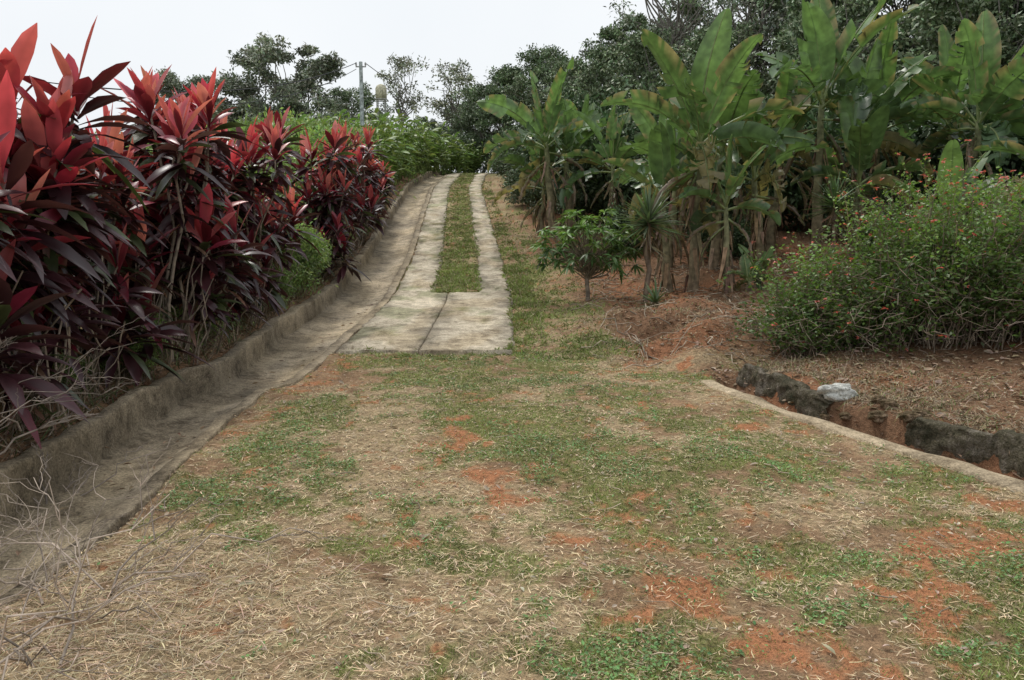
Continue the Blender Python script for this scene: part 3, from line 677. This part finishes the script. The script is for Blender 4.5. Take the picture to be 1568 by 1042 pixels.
# ---------------------------------------------------------------- flowering bush right
def bush(rx,ry,h,nsh,leafn,flowers):
    mb=MB()
    for i in range(nsh):
        a=R.uniform(0,2*np.pi); rr=math.sqrt(R.random()); b0=np.array([math.cos(a)*rr*rx*.6,math.sin(a)*rr*ry*.6,-.05])
        o=R.uniform(.2,1.12); a2=a+R.normal(0,.5); hh=h*R.uniform(.2,1.1)*math.sqrt(max(.05,1-(o*.87)**2))+.08
        e=np.array([math.cos(a2)*rx*o,math.sin(a2)*ry*o,hh])
        k=8; t=np.linspace(0,1,k)[:,None]; p=b0*(1-t)+e*t+UP*(.35*h*np.sin(np.pi*t)*(.2+.6*o))*.5; p+=R.normal(0,.04,(k,3))
        tube(mb,p,np.linspace(.009,.003,k),np.array([.24,.19,.14])*R.uniform(.6,1.2),4,1)
        for q in range(3):
            j=R.integers(2,k-1); e2=p[j]+rdir(1,-.6,.9)[0]*R.uniform(.15,.55); e2[2]=max(e2[2],.05); tube(mb,path(p[j],e2,4,.08),np.linspace(.005,.002,4),(.28,.22,.16),3,1)
            n=leafn//3; f=R.random(n)[:,None]; P=p[j]*(1-f)+e2*f+R.normal(0,.045,(n,3))
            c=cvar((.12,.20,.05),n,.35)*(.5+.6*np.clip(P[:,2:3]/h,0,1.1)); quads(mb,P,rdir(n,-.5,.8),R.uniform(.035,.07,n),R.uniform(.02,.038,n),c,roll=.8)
        n=leafn; f=R.uniform(.12,1,n)*(k-1); i0=np.clip(f.astype(int),0,k-2); P=p[i0]*(1-(f-i0))[:,None]+p[i0+1]*(f-i0)[:,None]+R.normal(0,.065,(n,3))
        keep=R.random(n)<np.clip(P[:,2]/h*1.1+.25,.12,1); P=P[keep]; n=len(P)
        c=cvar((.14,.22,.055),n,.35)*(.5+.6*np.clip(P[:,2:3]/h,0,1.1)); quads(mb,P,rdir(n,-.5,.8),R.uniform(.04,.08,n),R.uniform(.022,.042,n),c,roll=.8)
        if R.random()<flowers:
            m=R.integers(1,3); P=p[-1]+R.normal(0,.07,(m,3))+UP*.02
            for q in range(m):
                nn=5; c=cvar((.62,.14,.12),nn,.25); strips(mb,np.repeat(P[q][None],nn,0),rdir(nn,-.4,.7),R.uniform(.02,.045,nn),.018,.2,[(0,.4),(.6,1),(1,.3)],c,c)
    for i in range(int(nsh*.28)):
        a=R.uniform(0,6.28); o=R.uniform(0,.95); b0=np.array([math.cos(a)*rx*o*.8,math.sin(a)*ry*o*.8,h*R.uniform(.4,.65)]); e=b0+np.array([math.cos(a)*.35,math.sin(a)*.35,R.uniform(.2,.85)*h*.7])
        p=path(b0,e,6,.04); tube(mb,p,np.linspace(.005,.002,6),(.22,.18,.10),3,1); n=30
        f=R.random(n)[:,None]; P=b0*(1-f)+e*f+R.normal(0,.035,(n,3)); c=cvar((.17,.27,.06),n,.3); quads(mb,P,rdir(n,-.4,.8),R.uniform(.035,.06,n),.028,c,roll=.8)
        nn=5; c=cvar((.62,.14,.12),nn,.25); strips(mb,np.repeat(e[None],nn,0),rdir(nn,-.4,.7),.035,.018,.2,[(0,.4),(.6,1),(1,.3)],c,c)
    for i in range(260):
        a=R.uniform(0,6.28); o=R.uniform(.3,1.15); q=np.array([math.cos(a)*rx*o,math.sin(a)*ry*o,R.uniform(.0,.55)*h*.8]); e=q+rdir(1,-.9,.5)[0]*R.uniform(.2,.6); e[2]=max(e[2],-.02)
        tube(mb,path(q,e,5,.1),np.linspace(.004,.002,5),np.array([.36,.29,.23])*R.uniform(.5,1.2),3,1)
    return mb
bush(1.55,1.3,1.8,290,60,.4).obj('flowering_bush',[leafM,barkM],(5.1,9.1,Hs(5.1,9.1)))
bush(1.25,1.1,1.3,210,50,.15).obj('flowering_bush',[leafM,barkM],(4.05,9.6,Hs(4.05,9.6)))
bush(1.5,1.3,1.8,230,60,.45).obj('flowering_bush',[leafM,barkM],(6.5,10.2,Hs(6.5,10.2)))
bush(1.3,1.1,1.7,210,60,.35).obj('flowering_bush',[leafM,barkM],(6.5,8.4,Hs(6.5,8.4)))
mb=MB(); n=12000; s=R.uniform(.2,6,n); v=.60+np.abs(R.normal(0,.6,n)); xx,yy=svxy(s,v)
ok=fbm(xx*2.5,yy*2.5,3,44)>.45; xx=xx[ok];yy=yy[ok]; n=len(xx)
c=cvar((.48,.38,.25),n,.4); g_=R.random(n)<.15; c[g_]=cvar((.14,.22,.05),g_.sum(),.3)
strips(mb,np.stack([xx,yy,H(xx,yy)],1),rdir(n,.1,.9),R.uniform(.05,.2,n),.006,R.uniform(.1,.9,n),[(0,1),(.5,.7),(1,.1)],c*.6,c)
n=12000; xx=R.uniform(1.1,6,n); yy=R.uniform(9.6,15,n); ok=fbm(xx*1.8,yy*1.8,3,46)>.51; xx=xx[ok];yy=yy[ok];n=len(xx); c=cvar((.46,.37,.24),n,.4)
strips(mb,np.stack([xx,yy,H(xx,yy)],1),rdir(n,.1,.9),R.uniform(.06,.2,n),.007,R.uniform(.1,.9,n),[(0,1),(.5,.7),(1,.1)],c*.6,c)
mb.obj('dry_grass_tuft',[dryM])
mb=MB()
for i in range(420):
    xx=R.uniform(1.3,6.0);yy=R.uniform(9.4,18)
    L=R.uniform(.1,.7);a=R.uniform(0,6.28);x2=xx+math.cos(a)*L;y2=yy+math.sin(a)*L
    tube(mb,path((xx,yy,Hs(xx,yy)+.01),(x2,y2,Hs(x2,y2)+R.uniform(.01,.12)),4,.08),R.uniform(.003,.009),np.array([.40,.33,.25])*R.uniform(.5,1.2),4)
for i in range(110):
    xx=R.uniform(-2.2,3.2);yy=R.uniform(2.5,9.5)
    L=R.uniform(.06,.22);a=R.uniform(0,6.28);x2=xx+math.cos(a)*L;y2=yy+math.sin(a)*L
    tube(mb,path((xx,yy,Hs(xx,yy)+.02),(x2,y2,Hs(x2,y2)+.025),4,.06),R.uniform(.0015,.004),np.array([.42,.34,.25])*R.uniform(.5,1.2),4)
mb.obj('fallen_twigs',[barkM])

# ---------------------------------------------------------------- dead branches lower left
mb=MB()
def twig(a,b,r,dep=2,cc=(.38,.31,.25)):
    p=path(a,b,7,.035,.08); tube(mb,p,np.linspace(r,r*.4,7),np.array(cc)*R.uniform(.45,1.3),5)
    if dep>0:
        L=np.linalg.norm(b-a)
        for q in range(R.integers(2,5)):
            j=R.integers(1,6); d=nrm(p[min(j+1,6)]-p[j-1])+rdir(1,-.4,.7)[0]*.8; twig(p[j],p[j]+nrm(d)*L*R.uniform(.25,.55),max(r*.55,.0016),dep-1,cc)
for i in range(42):
    a=np.array([R.uniform(-2.9,-1.7),R.uniform(2.2,3.7),0]); a[2]=Hs(a[0],a[1])+R.uniform(0,.10)
    d=np.array([R.normal(.15,.6),R.normal(.2,.6),R.uniform(.0,.4)]); d=nrm(d)*R.uniform(.4,1.1)
    b=a+d; b[2]=max(b[2],Hs(b[0],b[1])+.02); twig(a,b,R.uniform(.0035,.007))
for i in range(40):
    a=np.array([R.uniform(-3.6,-3.05),R.uniform(3.7,5.2),0]); a[2]=Hs(a[0],a[1])+R.uniform(0,.25)
    b=a+np.array([R.normal(.12,.28),R.normal(0,.45),R.uniform(.1,.7)]); twig(a,b,R.uniform(.004,.009),2,(.30,.25,.21))
n=3500; xx=R.normal(-1.9,.6,n); yy=R.uniform(2.2,4.0,n); c=cvar((.50,.39,.26),n,.4)
strips(mb,np.stack([xx,yy,H(xx,yy)+R.uniform(0,.03,n)],1),rdir(n,-.1,.3),R.uniform(.05,.2,n),.0035,R.uniform(0,.25,n),[(0,1),(.5,.9),(1,.3)],c,c)
mb.obj('dead_branch_pile',[dryM])

# ---------------------------------------------------------------- pole, wires, small tank
mb=MB(); gz=Hs(-6.5,35)
tube(mb,[(0,0,-.3),(0,0,3),(0,0,5.4)],[.10,.09,.075],(.36,.40,.40),12)
tube(mb,[(-.22,0,5.2),(.22,0,5.2)],.03,(.3,.3,.3),6)
for xx in (-.2,.2): tube(mb,[(xx,0,5.22),(xx,0,5.3),(xx,0,5.38)],[.03,.045,.03],(.5,.5,.5),8)
mb.obj('utility_pole',[barkM],(-6.5,35,gz))
mb=MB(); gz2=Hs(-9.9,18.0)
tube(mb,[(0,0,-.3),(0,0,2),(0,0,4.5)],[.035,.028,.022],(.25,.22,.2),8)
mb.obj('wire_post',[barkM],(-9.9,18.0,gz2))
mb=MB()
def wire(a,b,sag,r=.016):
    t=np.linspace(0,1,40)[:,None]; p=np.array(a)*(1-t)+np.array(b)*t; p[:,2]-=sag*4*(t*(1-t))[:,0]; tube(mb,p,r,(.05,.05,.055),5)
wire((-6.7,35,gz+5.35),(-9.9,18.0,gz2+3.95),.55); wire((-9.9,18.0,gz2+3.95),(-11.5,6,4.5),.2,.012)
wire((-6.7,35,gz+5.1),(-9.9,18.0,gz2+3.75),.75,.012)
wire((-6.3,35,gz+5.35),(-4,75,13),.8)
mb.obj('utility_wire',[barkM])
mb=MB()
tube(mb,[(0,0,0),(0,0,.01),(0,0,.7),(0,0,.85),(0,0,.95),(0,0,.96)],[.01,.36,.36,.28,.10,.01],(.52,.49,.36),16)
for sx in (-.25,.25):
    for sy in (-.25,.25): tube(mb,[(sx,sy,0),(sx,sy,-2.5),(sx,sy,-6)],.04,(.35,.35,.33),6)
tube(mb,[(-.4,-.4,-.03),(.4,-.4,-.03),(.4,.4,-.03),(-.4,.4,-.03)],.04,(.3,.3,.28),5)
mb.obj('water_tank',[barkM],(-8.4,52,Hs(-8.4,52)+4.3))

# ---------------------------------------------------------------- world, sun, camera
sc=bpy.context.scene
w=bpy.data.worlds.new('World'); sc.world=w; w.use_nodes=True; nt=w.node_tree; N=nt.nodes; L=nt.links
bg=N['Background']; sky=N.new('ShaderNodeTexSky'); sky.sky_type='NISHITA'; sky.sun_disc=False
EL,AZ=58,-25
sky.sun_elevation=math.radians(EL); sky.sun_rotation=math.radians(AZ); sky.dust_density=4
tc=N.new('ShaderNodeTexCoord'); nz=N.new('ShaderNodeTexNoise'); nz.inputs['Scale'].default_value=1.6; nz.inputs['Detail'].default_value=4
L.new(tc.outputs['Generated'],nz.inputs['Vector'])
cr=N.new('ShaderNodeValToRGB'); cr.color_ramp.elements[0].position=.3; cr.color_ramp.elements[0].color=(.81,.85,.89,1); cr.color_ramp.elements[1].position=.7; cr.color_ramp.elements[1].color=(.94,.965,.98,1)
L.new(nz.outputs['Fac'],cr.inputs[0])
s=N.new('ShaderNodeVectorMath'); s.operation='SCALE'; s.inputs['Scale'].default_value=9.9; L.new(cr.outputs[0],s.inputs[0])
mx=N.new('ShaderNodeMixRGB'); mx.inputs[0].default_value=.9; L.new(sky.outputs[0],mx.inputs[1]); L.new(s.outputs[0],mx.inputs[2])
L.new(mx.outputs[0],bg.inputs['Color']); bg.inputs['Strength'].default_value=.108
sd=bpy.data.lights.new('sun','SUN'); sd.energy=2.0; sd.angle=math.radians(15); sd.color=(1,.965,.90)
so=bpy.data.objects.new('sun',sd); sc.collection.objects.link(so)
dirv=Vector((math.sin(math.radians(AZ))*math.cos(math.radians(EL)),math.cos(math.radians(AZ))*math.cos(math.radians(EL)),math.sin(math.radians(EL))))
so.rotation_euler=dirv.to_track_quat('Z','Y').to_euler()
cd=bpy.data.cameras.new('camera'); cd.lens=27.55; cd.sensor_width=36; cd.clip_end=1500
co=bpy.data.objects.new('camera',cd); sc.collection.objects.link(co); co.location=(0,0,1.7); co.rotation_euler=(math.radians(82),0,0)
sc.camera=co
sc.view_settings.view_transform='Standard'; sc.view_settings.look='None'; sc.view_settings.exposure=0
